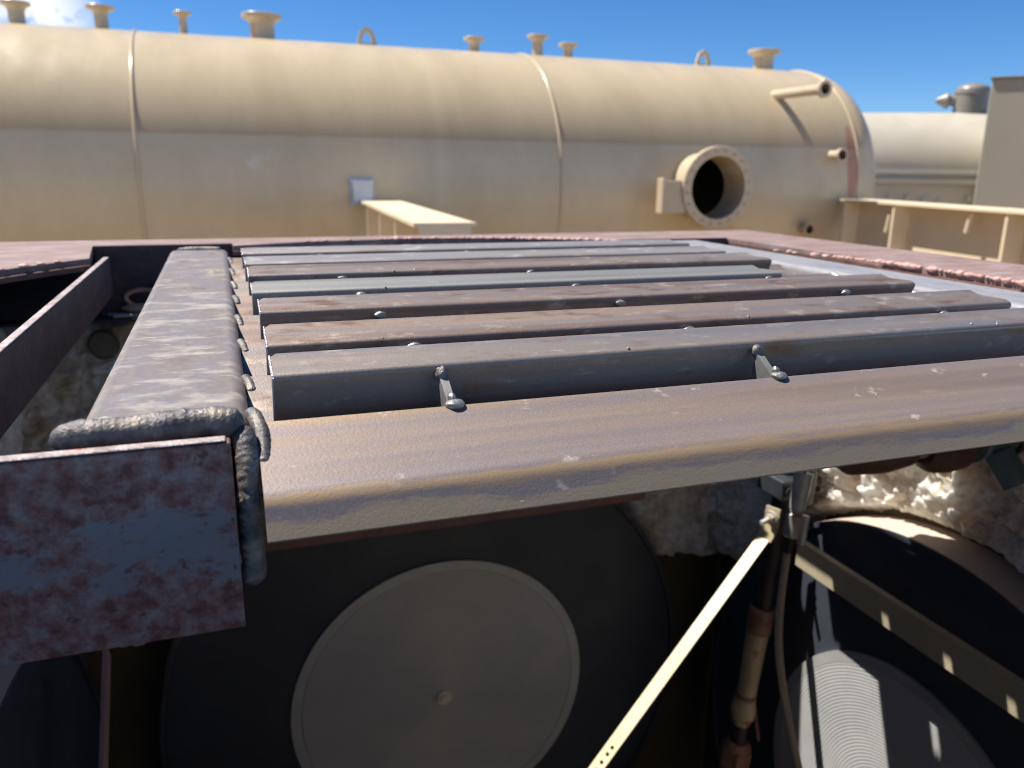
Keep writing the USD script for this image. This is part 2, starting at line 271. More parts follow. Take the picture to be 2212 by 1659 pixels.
def bead(ctrl, r, step=0.0011, seed=0, wob=0.18, n=12):
    """a weld run: a tube whose width swells with every ripple."""
    g = np.random.default_rng(seed); c = np.asarray(ctrl, float); L = np.linalg.norm(np.diff(c, axis=0), axis=1).sum()
    k = max(8, int(L / step)); p = spline(c, k) if len(c) > 2 else c[0] + np.linspace(0, 1, k)[:, None] * (c[1] - c[0])
    s = np.linspace(0, 1, k); rr = r * (1 + 0.022 * np.sin(s * L / 0.0042 * 2 * np.pi + 9 * meshkit.fbm(np.stack([s * L * 90, 0 * s, 0 * s], -1), 2, seed + 3))) * (1 + wob * (meshkit.fbm(np.stack([s * L * 60, 0 * s, 0 * s], -1), 3, seed) - 0.5) * 1.2)
    rr *= np.clip(np.minimum(s, 1 - s) * L / (r * 0.9), 0, 1) ** 0.5 * 0.999 + 0.001
    m = sweep(p, rr, n); v = m.vertices
    m.vertices = v + (meshkit.fbm(v * 210, 3, seed)[:, None] - 0.5) * r * 0.26 * (g.random(3) - 0.5 + 0.6)
    return m
def blob(c, r, seed=0, flat=(1, 1, 1), amp=0.45, sub=2):
    m = trimesh.creation.icosphere(sub); v = m.vertices.copy()
    m.vertices = v * (1 + amp * (meshkit.fbm(v * 1.6 + seed * 7.3, 3, seed)[:, None] - 0.5)) * np.asarray(flat) * r + np.asarray(c); return m
def plate(poly, t, M=None):
    """polygon in xy extruded +z by t, then moved by M."""
    polys = getattr(poly, 'geoms', [poly])
    m = cat([trimesh.creation.extrude_polygon(g, t, engine='earcut') for g in polys])
    if M is not None: m.apply_transform(M)
    return m
def along_x(poly, x0, x1):
    """polygon of (y, z) swept from x0 to x1."""
    m = trimesh.creation.extrude_polygon(poly, x1 - x0, engine='earcut')
    v = m.vertices; m.vertices = np.stack([v[:, 2] + x0, v[:, 0], v[:, 1]], 1); return m
def along_y(poly, y0, y1):
    """polygon of (x, z) swept from y0 to y1."""
    m = trimesh.creation.extrude_polygon(poly, y1 - y0, engine='earcut')
    v = m.vertices; m.vertices = np.stack([v[:, 0], v[:, 2] + y0, v[:, 1]], 1); m.invert(); return m
def bar(a, b, w, t, wide, holes=()):
    """flat bar from a to b; wide = direction of its width; holes: (distance from a, across, radius)."""
    a, b = np.asarray(a, float), np.asarray(b, float); d = b - a; L = np.linalg.norm(d); d /= L
    wide = np.asarray(wide, float); wide = wide - (wide @ d) * d; wide /= np.linalg.norm(wide); n = np.cross(d, wide)
    poly = sbox(0, -w / 2, L, w / 2)
    for s, c, r in holes: poly = poly.difference(Point(s, c).buffer(r, 12))
    m = plate(poly, t); M = np.eye(4); M[:3, 0] = d; M[:3, 1] = wide; M[:3, 2] = n; M[:3, 3] = a - n * t / 2
    m.apply_transform(M); return m

# ------------------------------------------------------------------ the setting: ground
gx = np.linspace(-1, 1, 61); gx = np.sign(gx) * (np.abs(gx) ** 3) * 900
X, Y = np.meshgrid(gx + 3, gx + 6)
Zg = -2.25 + 0.06 * (meshkit.fbm(np.stack([X * 0.5, Y * 0.5, 0 * X], -1), 3, 3) - 0.5)
gi = np.arange(61 * 61).reshape(61, 61)
F = np.stack([gi[:-1, :-1], gi[:-1, 1:], gi[1:, 1:], gi[1:, :-1]], -1).reshape(-1, 4)
tag(obj('ground', (np.stack([X, Y, Zg], -1).reshape(-1, 3), F), 'ground_look', smooth=True), kind='structure')

# ------------------------------------------------------------------ big tan storage tank behind
TR, TY, TZ = 1.40, 8.38, -0.058
TXL, TXR = -6.2, 6.85
tank = thing('storage_tank', 'long tan horizontal steel tank with open manway and nozzles along its top', 'tank', (0, TY, -2.2))
def tank_profile(R, hd):
    a = np.linspace(0, np.pi / 2, 15)
    L = [(R * math.sin(t), TXL - hd * math.cos(t)) for t in a]
    L += [(R, x) for x in np.linspace(TXL, TXR, 14)[1:-1]]
    L += [(R * math.sin(t), TXR + hd * math.cos(t)) for t in a[::-1]]
    return L
MWX, MWZ, MWR, MWB = 4.745, -0.02, 0.405, 0.310
solid = toman(lathe(tank_profile(TR, 0.70), (0, TY, TZ), (1, 0, 0), 128))
inner = toman(lathe(tank_profile(TR - 0.02, 0.68), (0, TY, TZ), (1, 0, 0), 64))
bore = m3.Manifold.cylinder(1.2, MWB - 0.004, MWB - 0.004, 48).rotate((90, 0, 0)).translate((MWX, TY - 0.9, MWZ))
obj('shell', totri(solid - inner - bore), 'tank_paint', tank, smooth=25)
def ring_at(x, r, w, lo=0, hi=2 * math.pi, n=120):
    a = np.linspace(lo, hi, n); p = np.stack([np.full(n, x), TY + (TR + r * 0.15) * np.cos(a), TZ + (TR + r * 0.15) * np.sin(a)], 1)
    m = sweep(p, w, 8); return m
for sx in (-0.62, 3.17, 6.78):
    obj('weld_seam', ring_at(sx, 0.0, 0.014), 'tank_paint', tank, smooth=True)
# rust stain strip along the head seam: thin, real scale on the surface
a = np.linspace(math.radians(150), math.radians(187), 40); aw = np.stack([0.022 + 0.045 * np.sin(np.linspace(0.05, 3.09, 40)), ] , 1)[:, 0]
vs = []; 
for ai, wi in zip(a, aw):
    for s in (-1, 1):
        xx = 6.70 + s * wi; vs.append((xx, TY + (TR + 0.0025) * math.cos(ai), TZ + (TR + 0.0025) * math.sin(ai)))
fs = []
for i in range(39): fs += [[2 * i, 2 * i + 1, 2 * i + 3], [2 * i, 2 * i + 3, 2 * i + 2]]
obj('rust_stain', trimesh.Trimesh(vs, fs, process=False), 'tank_stain', tank, smooth=True, label='reddish rust stain running down beside the right end seam')
def nozzle(x, ztop, rf, rn, th):
    z0 = TZ + TR - 0.02; h = ztop - z0; o = (x, TY, z0)
    n = obj('nozzle', lathe([(rn * 0.8, h - 0.001), (rn * 0.8, 0), (rn, 0), (rn, h - th - 0.055), (rn * 1.12, h - th - 0.03), (rn * 1.45, h - th - 0.002), (rn * 1.45, h - th + 0.004)], o, (0, 0, 1), 40), 'tank_trim', tank)
    obj('flange', lathe([(rn * 0.8, h - th), (rf - 0.004, h - th), (rf, h - th + 0.004), (rf, h - 0.004), (rf - 0.004, h), (rn * 0.8, h), (rn * 0.8, h - th)], o, (0, 0, 1), 40), 'tank_trim', n)
for args in [(-1.60, 1.535, 0.122, 0.068, 0.028), (-0.91, 1.548, 0.126, 0.060, 0.028), (-0.205, 1.548, 0.082, 0.036, 0.024), (0.52, 1.572, 0.190, 0.118, 0.038),
             (2.70, 1.492, 0.116, 0.056, 0.028), (3.43, 1.558, 0.118, 0.058, 0.028), (3.797, 1.494, 0.110, 0.053, 0.028), (6.39, 1.568, 0.196, 0.118, 0.036)]:
    nozzle(*args)
for lx in (1.55, 5.55):
    outer = Polygon([(-0.085, -0.03), (-0.085, 0.05), (-0.055, 0.14), (0, 0.175), (0.055, 0.14), (0.085, 0.05), (0.085, -0.03)]).buffer(0.012)
    hole = Polygon([(-0.048, 0.035), (-0.032, 0.105), (0, 0.13), (0.032, 0.105), (0.048, 0.035)]).buffer(0.006)
    m = plate(outer.difference(hole), 0.035); v = m.vertices; m.vertices = np.stack([lx + v[:, 0], TY + v[:, 2], TZ + TR + v[:, 1]], 1); m.invert()
    m.fix_normals(); obj('lifting_lug', m, 'tank_trim', tank, smooth=False)
# manway
mw = obj('manway_neck', lathe([(MWB, 0.02), (MWR - 0.065, 0.02), (MWR - 0.065, 0.384), (MWB, 0.384), (MWB, 0.02)], (MWX, TY - TR + 0.06, MWZ), (0, -1, 0), 64), 'tank_trim', tank)
fy = TY - TR + 0.06 - 0.33
obj('flange', lathe([(MWB + 0.002, 0), (MWR, 0), (MWR, 0.05), (MWR - 0.006, 0.056), (MWB + 0.002, 0.056), (MWB + 0.002, 0)], (MWX, fy, MWZ), (0, -1, 0), 72), 'tank_trim', mw)
for k in range(20):
    t = 2 * math.pi * (k + 0.5) / 20; bc = np.array([MWX + 0.362 * math.cos(t), fy - 0.056, MWZ + 0.362 * math.sin(t)])
    obj('flange_bolt', lathe([(0.010, 0), (0.020, 0), (0.020, 0.010), (0.010, 0.010), (0.010, 0.002), (0, 0.002)], bc, (0, -1, 0), 12), 'tank_trim', mw)
obj('hinge_plate', cat(bx(4.13, 4.40, fy - 0.02, fy + 0.02, -0.27, 0.05, 0.005), bx(4.09, 4.125, fy - 0.09, fy + 0.03, -0.27, 0.07, 0.005)), 'tank_trim', mw, smooth=30)
# side nozzles
def side_nozzle(x, z, y_out, r, fr):
    ys = TY - math.sqrt(TR ** 2 - (z - TZ) ** 2) + 0.03
    n = obj('side_nozzle', lathe([(r * 0.62, 0), (r, 0), (r, ys - y_out), (r * 0.62, ys - y_out), (r * 0.62, 0)], (x, ys, z), (0, -1, 0), 32), 'tank_trim', tank)
    obj('flange', lathe([(r * 0.62, 0), (fr, 0), (fr, 0.035), (r * 0.62, 0.035), (r * 0.62, 0)], (x, y_out + 0.035, z), (0, -1, 0), 32), 'tank_trim', n)
    obj('bore', lathe([(0, 0), (r * 0.6, 0), (r * 0.6, 0.004), (0, 0.004)], (x, y_out + 0.06, z), (0, -1, 0), 24), 'bore_shade', n)  # near-black disc painted as the shade inside the nozzle mouth
side_nozzle(5.90, 0.965, 6.62, 0.052, 0.085)
side_nozzle(6.42, 0.325, 6.86, 0.050, 0.072)
side_nozzle(6.12, -0.47, 6.90, 0.048, 0.070)
obj('name_plate', cat(bx(1.12, 1.30, 6.90, 6.975, -0.16, 0.02, 0.004), bx(1.10, 1.32, 6.955, 6.99, -0.20, 0.04)), 'name_plate', tank, label='grey metal name plate bracket low on the tank side')
for sx in (-4.2, 2.4, 6.2):
    prof = sbox(TY - 1.25, -2.2, TY + 1.25, TZ - 0.35).difference(Point(TY, TZ).buffer(TR + 0.004, 48))
    obj('saddle', along_x(prof, sx - 0.12, sx + 0.12), 'tank_trim', tank, smooth=False)

# ------------------------------------------------------------------ two tan stiffened support beams in front of the tank
def support_beam(corners, z, h, ystiff, label, posts=()):
    (xa, ya), (xb, yb), w = corners                 # far left corner, near left corner, width
    t = thing('support_beam', label, 'beam', (xa, ya, z - h), 'support beams in front of the tank')
    d = np.array([xb - xa, yb - ya, 0.0]); L = np.linalg.norm(d); d /= L; side = np.array([-d[1], d[0], 0.0])
    if side[0] < 0: side = -side
    c0 = np.array([xa, ya, 0.0])
    def P(s, q, zz): return c0 + d * s + side * q + np.array([0, 0, zz])
    M = np.eye(4); M[:3, 0] = d; M[:3, 1] = side; M[:3, 2] = np.cross(d, side); M[:3, 3] = c0
    sg = M[2, 2]
    def box_l(s0, s1, q0, q1, z0, z1):
        m = trimesh.creation.box((s1 - s0, q1 - q0, z1 - z0)); m.apply_translation(((s0 + s1) / 2, (q0 + q1) / 2, sg * (z0 + z1) / 2)); m.apply_transform(M); m.fix_normals(); return m
    obj('top_flange', box_l(0, L, 0, w, z - 0.022, z), 'beam_paint', t, smooth=False)
    obj('web', box_l(0.02, L - 0.03, w * 0.5 - 0.008, w * 0.5 + 0.008, z - h + 0.022, z - 0.023), 'beam_paint', t, smooth=False)
    obj('bottom_flange', box_l(0, L, 0, w, z - h, z - h + 0.021), 'beam_paint', t, smooth=False)
    obj('end_plate', box_l(L - 0.029, L - 0.005, 0.03, w - 0.03, z - h + 0.022, z - 0.023), 'beam_paint', t, smooth=False)
    for s in ystiff:
        obj('stiffener', box_l(s, s + 0.03, 0.015, w * 0.5 - 0.009, z - h + 0.022, z - 0.023), 'beam_paint', t, smooth=False)
    for s, q, zz, hh in posts:
        obj('rod_stub', cyl(P(s, q, zz), P(s + 0.03, q, zz + hh), 0.022, 12), 'beam_paint', t)
support_beam(((1.19, 6.93), (1.0, 3.95), 0.36), -0.15, 0.75, (0.35, 1.25, 2.1), 'short tan beam stub below the tank name plate, its pale top flange sunlit')
support_beam(((6.48, 6.95), (5.75, 2.2), 0.42), -0.14, 1.30, (0.12, 0.98, 2.45, 3.6), 'longer tan stiffened beam at the right behind the pink deck edge', ((0.86, 0.06, -0.44, 0.17), (1.98, 0.06, -0.36, 0.17)))

# ------------------------------------------------------------------ pale vessel, grey cabinet at far right
vs_ = thing('pale_vessel', 'off white horizontal vessel behind the tan tank, partly hidden by grey cabinet', 'vessel', (11.2, 11.2, -2.2))
ax0 = np.array([9.2, 12.35, 0.0]); axd = np.array([1.27, -0.74, 0.0]); axd /= np.linalg.norm(axd); axn = np.array([axd[1], -axd[0], 0])
def along_axis(poly, s0, s1):
    m = trimesh.creation.extrude_polygon(poly, s1 - s0, engine='earcut'); v = m.vertices
    m.vertices = ax0 + axd * (v[:, 2:3] + s0) + axn * v[:, 0:1] + np.array([0, 0, 1.0]) * v[:, 1:2]; m.fix_normals(); return m
half = Polygon([(1.05 * math.cos(t), 0.17 + 0.98 * math.sin(t)) for t in np.linspace(0, math.pi, 41)])
obj('shell', along_axis(half, 0, 6.0), 'pale_paint', vs_, smooth=25)
obj('ridge', along_axis(sbox(-1.09, 0.115, 1.09, 0.165), 0, 6.0), 'pale_paint', vs_, smooth=False)
obj('ridge', along_axis(sbox(-1.03, 0.06, 1.03, 0.112), 0, 6.0), 'pale_paint', vs_, smooth=False)
obj('ridge', along_axis(sbox(-1.12, -0.03, 1.12, 0.055), 0, 6.0), 'pale_paint', vs_, smooth=False)
obj('skirt_panel', along_axis(sbox(-1.02, -2.2, 1.02, -0.035), 0.05, 5.95), 'pale_paint', vs_, smooth=False)
for s, zz in [(1.15, -0.24), (1.42, -0.26), (1.68, -0.29), (1.92, -0.32), (2.2, -0.45), (2.36, -0.25)]:
    b0 = ax0 + axd * (s + 1.0) + axn * 1.02 + np.array([0, 0, zz])
    obj('peg', cat(cyl(b0, b0 + axn * 0.07, 0.022, 10), cyl(b0 + axn * 0.07, b0 + axn * 0.085, 0.04, 10)), 'pale_paint', vs_)
dc = ax0 + axd * 3.52 + np.array([0, 0, 1.05])
dm = obj('domed_vent', lathe([(0.36, -0.1), (0.36, 0.03), (0.27, 0.04), (0.27, 0.40), (0.28, 0.405), (0.28, 0.43), (0.27, 0.435)] + [(0.27 * math.cos(t), 0.46 + 0.12 * math.sin(t)) for t in np.linspace(0, math.pi / 2, 8)], dc, (0, 0, 1), 40), 'dome_grey', vs_)
vdir = np.array([-0.8, 0.6, 0.0])
obj('vent_cap', cat(lathe([(0.0, 0.20), (0.04, 0.19), (0.13, 0.04), (0.13, 0.0), (0, 0)], dc + vdir * 0.36 + np.array([0, 0, 0.30]), vdir, 20), cyl(dc + vdir * 0.36 + np.array([0, 0, 0.30]), dc + vdir * 0.15 + np.array([0, 0, 0.30]), 0.09, 20)), 'dome_grey', dm)
cb = thing('grey_cabinet', 'tall plain grey equipment cabinet standing at the right edge', 'cabinet', (12.0, 9.6, -2.2))
def cab(m):
    m = m.copy(); t = trimesh.transformations.rotation_matrix(math.radians(-52), (0, 0, 1)); m.apply_transform(t); m.apply_translation((10.9, 9.05, 0)); return m
obj('body', cab(bx(0, 2.4, 0, 1.3, -2.2, 1.50, 0.01)), 'grey_paint', cb)
obj('roof', cab(bx(-0.03, 2.43, -0.03, 1.33, 1.503, 1.53, 0.006)), 'dome_grey', cb)
obj('plinth', cab(bx(0.05, 2.35, 0.05, 1.25, -2.3, -2.203)), 'dome_grey', cb)

# ------------------------------------------------------------------ chamber under the grate
chamber = thing('chamber', 'dark square steel chamber under the grate, olive walls with round drums', 'chamber', (0.42, 0.5, -2.2))
WL, WR, WB, WF = -0.48, 1.40, 1.44, -0.86
obj('wall', bx(WL - 0.02, WR + 0.02, WB, WB + 0.012, -2.2, -0.165), 'olive_wall', chamber)
obj('wall', bx(WR, WR + 0.012, WF, WB - 0.003, -2.2, -0.165), 'olive_wall', chamber)
obj('wall', bx(WL - 0.012, WL, WF, WB - 0.003, -2.2, -0.165), 'olive_wall', chamber)
obj('wall', bx(WL - 0.02, WR + 0.02, WF - 0.012, WF - 0.003, -2.2, -0.034), 'olive_wall', chamber)
obj('floor', bx(WL, WR, WF, WB, -2.2, -2.19), 'black_steel', chamber)
obj('steel_band', bx(WL, WR, 1.400, 1.412, -0.166, -0.034), 'black_steel', chamber)
obj('steel_band', bx(1.375, 1.387, WF, 1.398, -0.166, -0.034), 'black_steel', chamber)
obj('steel_band', bx(-0.465, -0.453, WF, 1.398, -0.166, -0.034), 'black_steel', chamber)
obj('ledge', bx(WL, WR, 1.285, 1.3365, -0.161, -0.155), 'black_steel', chamber)

# deck plate with its round torch-cut opening
deck = thing('steel_deck', 'flat deck plate in faded pink primer around the torch cut opening', 'deck', (0.42, 0.5, -0.02))
def opening(dr):
    a = np.linspace(0, 2 * np.pi, 181)[:-1]; r = np.empty_like(a)
    for i, t in enumerate(a):
        deg = math.degrees(t)
        r[i] = 1.098 * np.interp(deg, [0, 20, 45, 75, 92, 120, 145, 160, 180, 360], [0.690, 0.700, 0.735, 0.752, 0.762, 0.776, 0.788, 0.80, 0.80, 0.690]) + dr
    c = np.array([0.429, 0.556])
    return Polygon(np.stack([c[0] + r * np.cos(a), c[1] + r * np.sin(a)], 1)).union(sbox(-0.40 - dr, -0.72, 1.19 + dr, 0.4))
rect = sbox(-0.58, -0.92, 1.425, 1.485)
notch = Polygon([(-0.205, 0.8), (0.012, 0.8), (0.012, 1.352), (-0.262, 1.352)]).union(sbox(0.895, 0.7, 1.20, 1.255))
top = rect.difference(opening(0.0)).difference(notch)
m = plate(top, 0.010); m.apply_translation((0, 0, -0.021)); obj('deck_plate', m, 'deck_primer', deck, smooth=False)
low = rect.difference(opening(-0.012)).difference(notch)
m = plate(low, 0.009); m.apply_translation((0, 0, -0.0305)); obj('backing_plate', m, 'deck_edge', deck, smooth=False)
slag = []
ring = np.array(opening(0.0).exterior.coords); sr = np.random.default_rng(5)
for i in range(len(ring) - 1):
    p, q = ring[i], ring[i + 1]
    if p[1] < 0.41: continue
    n = max(1, int(np.hypot(*(q - p)) / 0.006))
    for k in range(n):
        w = p + (q - p) * (k + sr.random()) / n
        ang = math.degrees(math.atan2(w[1] - 0.556, w[0] - 0.429))
        if (-0.26 < w[0] < 0.02 and w[1] > 0.7) or (0.89 < w[0] < 1.21 and w[1] > 0.95): continue
        dens = 0.9 if (60 < ang < 96 or -20 < ang < 24) else (0.30 if ang < 60 else 0.12)
        if sr.random() < dens:
            s = 0.0035 + 0.0045 * sr.random() ** 2
            slag.append(blob((w[0], w[1], -0.0108 + 0.001 * sr.random()), s, i * 3 + k, (1.5, 1.2, 0.75), 0.9, 1))
g = tag(obj('cut_slag', cat(slag), 'slag_red', deck, smooth=True), kind='stuff')

# round drums set in the walls
def drum(name_label, centre, n, r_out, r_in, bolt=True):
    c = np.array(centre, float); n = np.asarray(n, float)
    t = thing('round_drum', name_label, 'drum', c, 'round drums in the chamber walls')
    obj('shell', lathe([(r_out, -0.30), (r_out, -0.001), (r_out - 0.006, -0.001), (r_out - 0.006, -0.30), (r_out, -0.30)], c, n, 144), 'drum_shell', t)
    obj('lip', lathe([(r_out - 0.0065, -0.20), (r_out - 0.0065, -0.0008), (r_out, -0.0008), (r_out, 0.004), (r_out - 0.012, 0.004), (r_out - 0.012, -0.20), (r_out - 0.0065, -0.20)], c, n, 144), 'drum_black', t)
    obj('face_plate', lathe([(r_in - 0.03, -0.012), (r_out - 0.0135, -0.012), (r_out - 0.0135, -0.004), (r_in - 0.03, -0.004), (r_in - 0.03, -0.012)], c, n, 128), 'drum_black', t, smooth=30)
    d = obj('disc_rim', lathe([(r_in - 0.026, -0.003), (r_in, -0.003), (r_in, 0.0036), (r_in - 0.026, 0.0036), (r_in - 0.026, -0.003)], c, n, 128), 'disc_rim' if n[0] < -0.5 else 'disc_rim_pale', t)
    # grooved disc gets its own transform so that its rings follow its own axis
    path = str(t.GetPath()) + '/grooved_disc'
    m = trimesh.creation.revolve([(0, -0.006), (r_in - 0.027, -0.006), (r_in - 0.027, 0.003), (0, 0.003)], sections=128)
    dm = usdkit.mesh(stage, path, m, LOOKS['disc_grey'], smooth=30)
    F_ = frame(n); Mx = Gf.Matrix4d(*F_[:3, 0], 0, *F_[:3, 1], 0, *F_[:3, 2], 0, 0, 0, 0, 1); UsdGeom.Xformable(dm).AddTransformOp().Set(Mx)
    if bolt:
        obj('centre_bolt', lathe([(0.021, 0.0035), (0.021, 0.010), (0.012, 0.0105), (0.012, 0.018), (0.0, 0.020)], c, n, 24), 'bolt_pale', t)
    return t
DB = (0.465, 1.32, -1.234); DR = (1.293, 0.58, -1.275); DL = (-0.35, 0.62, -1.26)
drum('black faced drum with grey grooved disc, facing the viewer below the front slat', DB, (0, -1, 0), 0.709, 0.402)
drum('black faced drum at the right, sun stripes crossing its grey disc', DR, (-1, 0, 0), 0.700, 0.400)
drum('drum at the lower left corner below the rusty front plate, mostly cut off', DL, (1, 0, 0), 0.680, 0.390)

# foam sprayed on the upper walls: height fields pressed against the walls, cut round the drums; the low front one is added for bounce
def foam(nu, nv, U, V, to_world, keep, depth, seed):
    u, v = np.meshgrid(np.linspace(*U, nu), np.linspace(*V, nv), indexing='ij')
    k = keep(u, v); s = np.clip(k / 0.035, 0, 1); s = s * s * (3 - 2 * s)
    p = np.stack([u, v, 0 * u], -1)
    big = meshkit.fbm(p * 5.0 + seed, 3, seed); med = meshkit.noise(p * 26 + seed * 2.1, seed + 9); med2 = meshkit.noise(p * 55 + seed * 1.1, seed + 19); fin = meshkit.fbm(p * 95, 3, seed + 4)
    bil = np.abs(2 * med - 1) ** 0.7 + 0.6 * np.abs(2 * med2 - 1) ** 0.7; d = depth * (0.2 + 0.75 * big + 0.34 * (bil - 0.7) + 0.14 * (fin - 0.5))
    d = np.maximum(d, 0.012) * s - 0.01 * (1 - s)
    W = to_world(u + 0.016 * (med2 - 0.5), v + 0.02 * (fin - 0.5), d).reshape(-1, 3)
    idx = np.arange(nu * nv).reshape(nu, nv); q = np.stack([idx[:-1, :-1], idx[1:, :-1], idx[1:, 1:], idx[:-1, 1:]], -1).reshape(-1, 4)
    q = q[(k.reshape(-1)[q] > -0.03).any(1)]; ids, inv = np.unique(q, return_inverse=True); return W[ids], inv.reshape(-1, 4)
ft = thing('spray_foam', 'lumpy beige insulation foam sprayed on the walls between deck and drums, with an unseen layer added low in front for bounced light', 'foam', (0.42, 1.40, -0.5))
tag(ft, kind='stuff')
def keep_back(u, v):
    rim = np.hypot(u - DB[0], v - DB[2]) - 0.712
    lowb = v - (-0.985 + 0.07 * (meshkit.fbm(np.stack([u * 6, 0 * u, 0 * u], -1), 3, 2) - 0.5))
    return np.minimum(np.minimum(rim, lowb), -0.168 - v + 0.02)
obj('foam_layer', foam(440, 200, (WL, WR), (-1.05, -0.172), lambda u, v, d: np.stack([u, WB - d, v], -1), keep_back, 0.125, 3), 'foam_look', ft, smooth=True)
def keep_right(u, v):
    rim = np.hypot(u - DR[1], v - DR[2]) - 0.703
    lowb = v - (-0.985 + 0.07 * (meshkit.fbm(np.stack([u * 6, 0 * u, 0 * u], -1), 3, 5) - 0.5))
    return np.minimum(np.minimum(rim, lowb), -0.168 - v + 0.02)
obj('foam_layer', foam(440, 200, (WF, WB), (-1.05, -0.172), lambda u, v, d: np.stack([WR - d, u, v], -1), keep_right, 0.11, 6), 'foam_look', ft, smooth=True)
def keep_left(u, v):
    rim = np.hypot(u - DL[1], v - DL[2]) - 0.683
    return np.minimum(np.minimum(rim, v + 0.95), -0.168 - v + 0.02)
def keep_bounce(u, v):
    return np.minimum(v + 2.16, -1.38 - v)
obj('foam_layer', foam(160, 80, (WL, WR), (-2.19, -1.34), lambda u, v, d: np.stack([u, WF + d, v], -1), keep_bounce, 0.10, 11), 'foam_look', ft, smooth=True)  # unseen foam added low on the front wall to bounce light onto the disc
obj('foam_layer', foam(200, 90, (WF, WB), (-1.0, -0.172), lambda u, v, d: np.stack([WL + d, u, v], -1), keep_left, 0.06, 8), 'foam_look', ft, smooth=True)
gy = np.linspace(-0.5, 0.84, 150); gm = []
for gxx, gzz, gr, sd_ in ((1.075, -0.092, 0.052, 1), (1.155, -0.098, 0.055, 2), (1.235, -0.105, 0.06, 3), (1.315, -0.105, 0.06, 4)):
    gp = np.stack([gxx + 0.02 * np.sin(gy * 9 + sd_), gy + 0.0 * gy, gzz + 0.006 * np.sin(gy * 14 + 2 * sd_)], 1); gp = gp[gp[:, 1] < 0.84 - 0.05 * sd_ + 0.04 * (sd_ % 2)]
    gt = sweep(gp, gr * np.clip((gp[-1, 1] - gp[:, 1]) / 0.05, 0.03, 1) ** 0.5, 26); gv = gt.vertices
    gn = gt.vertex_normals; gt.vertices = gv + gn * (0.030 * (meshkit.fbm(gv * 30, 3, sd_)[:, None] - 0.45) + 0.022 * (np.abs(2 * meshkit.noise(gv * 60, sd_)[:, None] - 1) - 0.4)); gm.append(gt)
obj('foam_bead', cat(gm), 'foam_look', ft, smooth=True)
hl = thing('pipe_stub', 'dark round stub sunk in the foam beside the left tube', 'pipe stub', (-0.262, 1.34, -0.215))
obj('cap', lathe([(0, 0.028), (0.024, 0.026), (0.030, 0.018), (0.032, -0.06), (0, -0.06)], (-0.262, 1.335, -0.215), (0.1, -1, 0.25), 28), 'foam_dark', hl)
# bars across the drum faces
def face_bar(label, mesh, look, c, edge=None):
    t = thing('cross_bar', label, 'bar', c, 'bars across the drum faces')
    obj('flat', mesh, look, t, smooth=False)
    if edge is not None: obj('lip', edge, look, t, smooth=False)
face_bar('dull red flat bar under the front slat, across the middle drum', bx(-0.15, 1.01, 1.250, 1.257, -0.702, -0.635), 'bar_red', (0.43, 1.25, -0.7), bx(-0.15, 1.01, 1.2575, 1.30, -0.642, -0.635))
face_bar('tan angle bar crossing the right drum in shade', bx(1.200, 1.206, -0.2, 0.868, -0.735, -0.672), 'bar_tan', (1.2, 0.3, -0.73), bx(1.2065, 1.216, -0.2, 0.868, -0.679, -0.672))
face_bar('pinkish bar standing before the lower left drum', bar((-0.262, 0.93, -0.70), (-0.262, 0.62, -0.93), 0.045, 0.007, (0, 0.6, -0.8)), 'bar_pink', (-0.262, 0.8, -0.8))

# ------------------------------------------------------------------ the welded grate
grate = thing('steel_grate', 'welded bare steel grate of angle slats between two square tubes', 'grate', (0.45, 0.5, -0.1))
# square tubes
def tube_prof(x0, x1, z0, z1, r=0.0105, t=0.006):
    o = sbox(x0 + r, z0 + r, x1 - r, z1 - r).buffer(r, 8); i = sbox(x0 + t + r * .6, z0 + t + r * .6, x1 - t - r * .6, z1 - t - r * .6).buffer(r * .6, 6)
    return o.difference(i)
tl = obj('square_tube', along_y(tube_prof(-0.102, 0.0, -0.102, 0.0), 0.0, 1.105), 'tube_steel', grate)
tr = obj('square_tube', along_y(tube_prof(0.922, 1.028, -0.102, 0.0), 0.0, 1.105), 'tube_steel_pale', grate, label='paler square tube at the right ends of the slats')
# plates of the frame
fp = obj('frame_plate', bx(-0.62, -0.0125, -0.050, -0.0405, -0.1205, 0.0006, 0.0008), 'rusted_plate', grate, label='rusty vertical plate with a worn blue grey patch')
obj('top_edge', bx(-0.62, -0.0150, -0.0495, -0.0410, 0.0009, 0.0022, 0.0005), 'plate_edge_steel', fp)
sp = obj('frame_plate', bx(-0.208, -0.1985, -0.0400, 1.060, -0.072, -0.0062, 0.0008), 'dark_plate', grate)
obj('top_edge', bx(-0.2076, -0.1989, -0.0395, 1.060, -0.0059, -0.0045, 0.0005), 'plate_edge_steel', sp)
obj('frame_plate', bx(-0.258, 0.010, 1.338, 1.348, -0.160, -0.0095, 0.0008), 'dark_plate', grate)
obj('frame_plate', bx(0.897, 1.198, 1.242, 1.252, -0.140, -0.0095, 0.0008), 'dark_plate', grate)
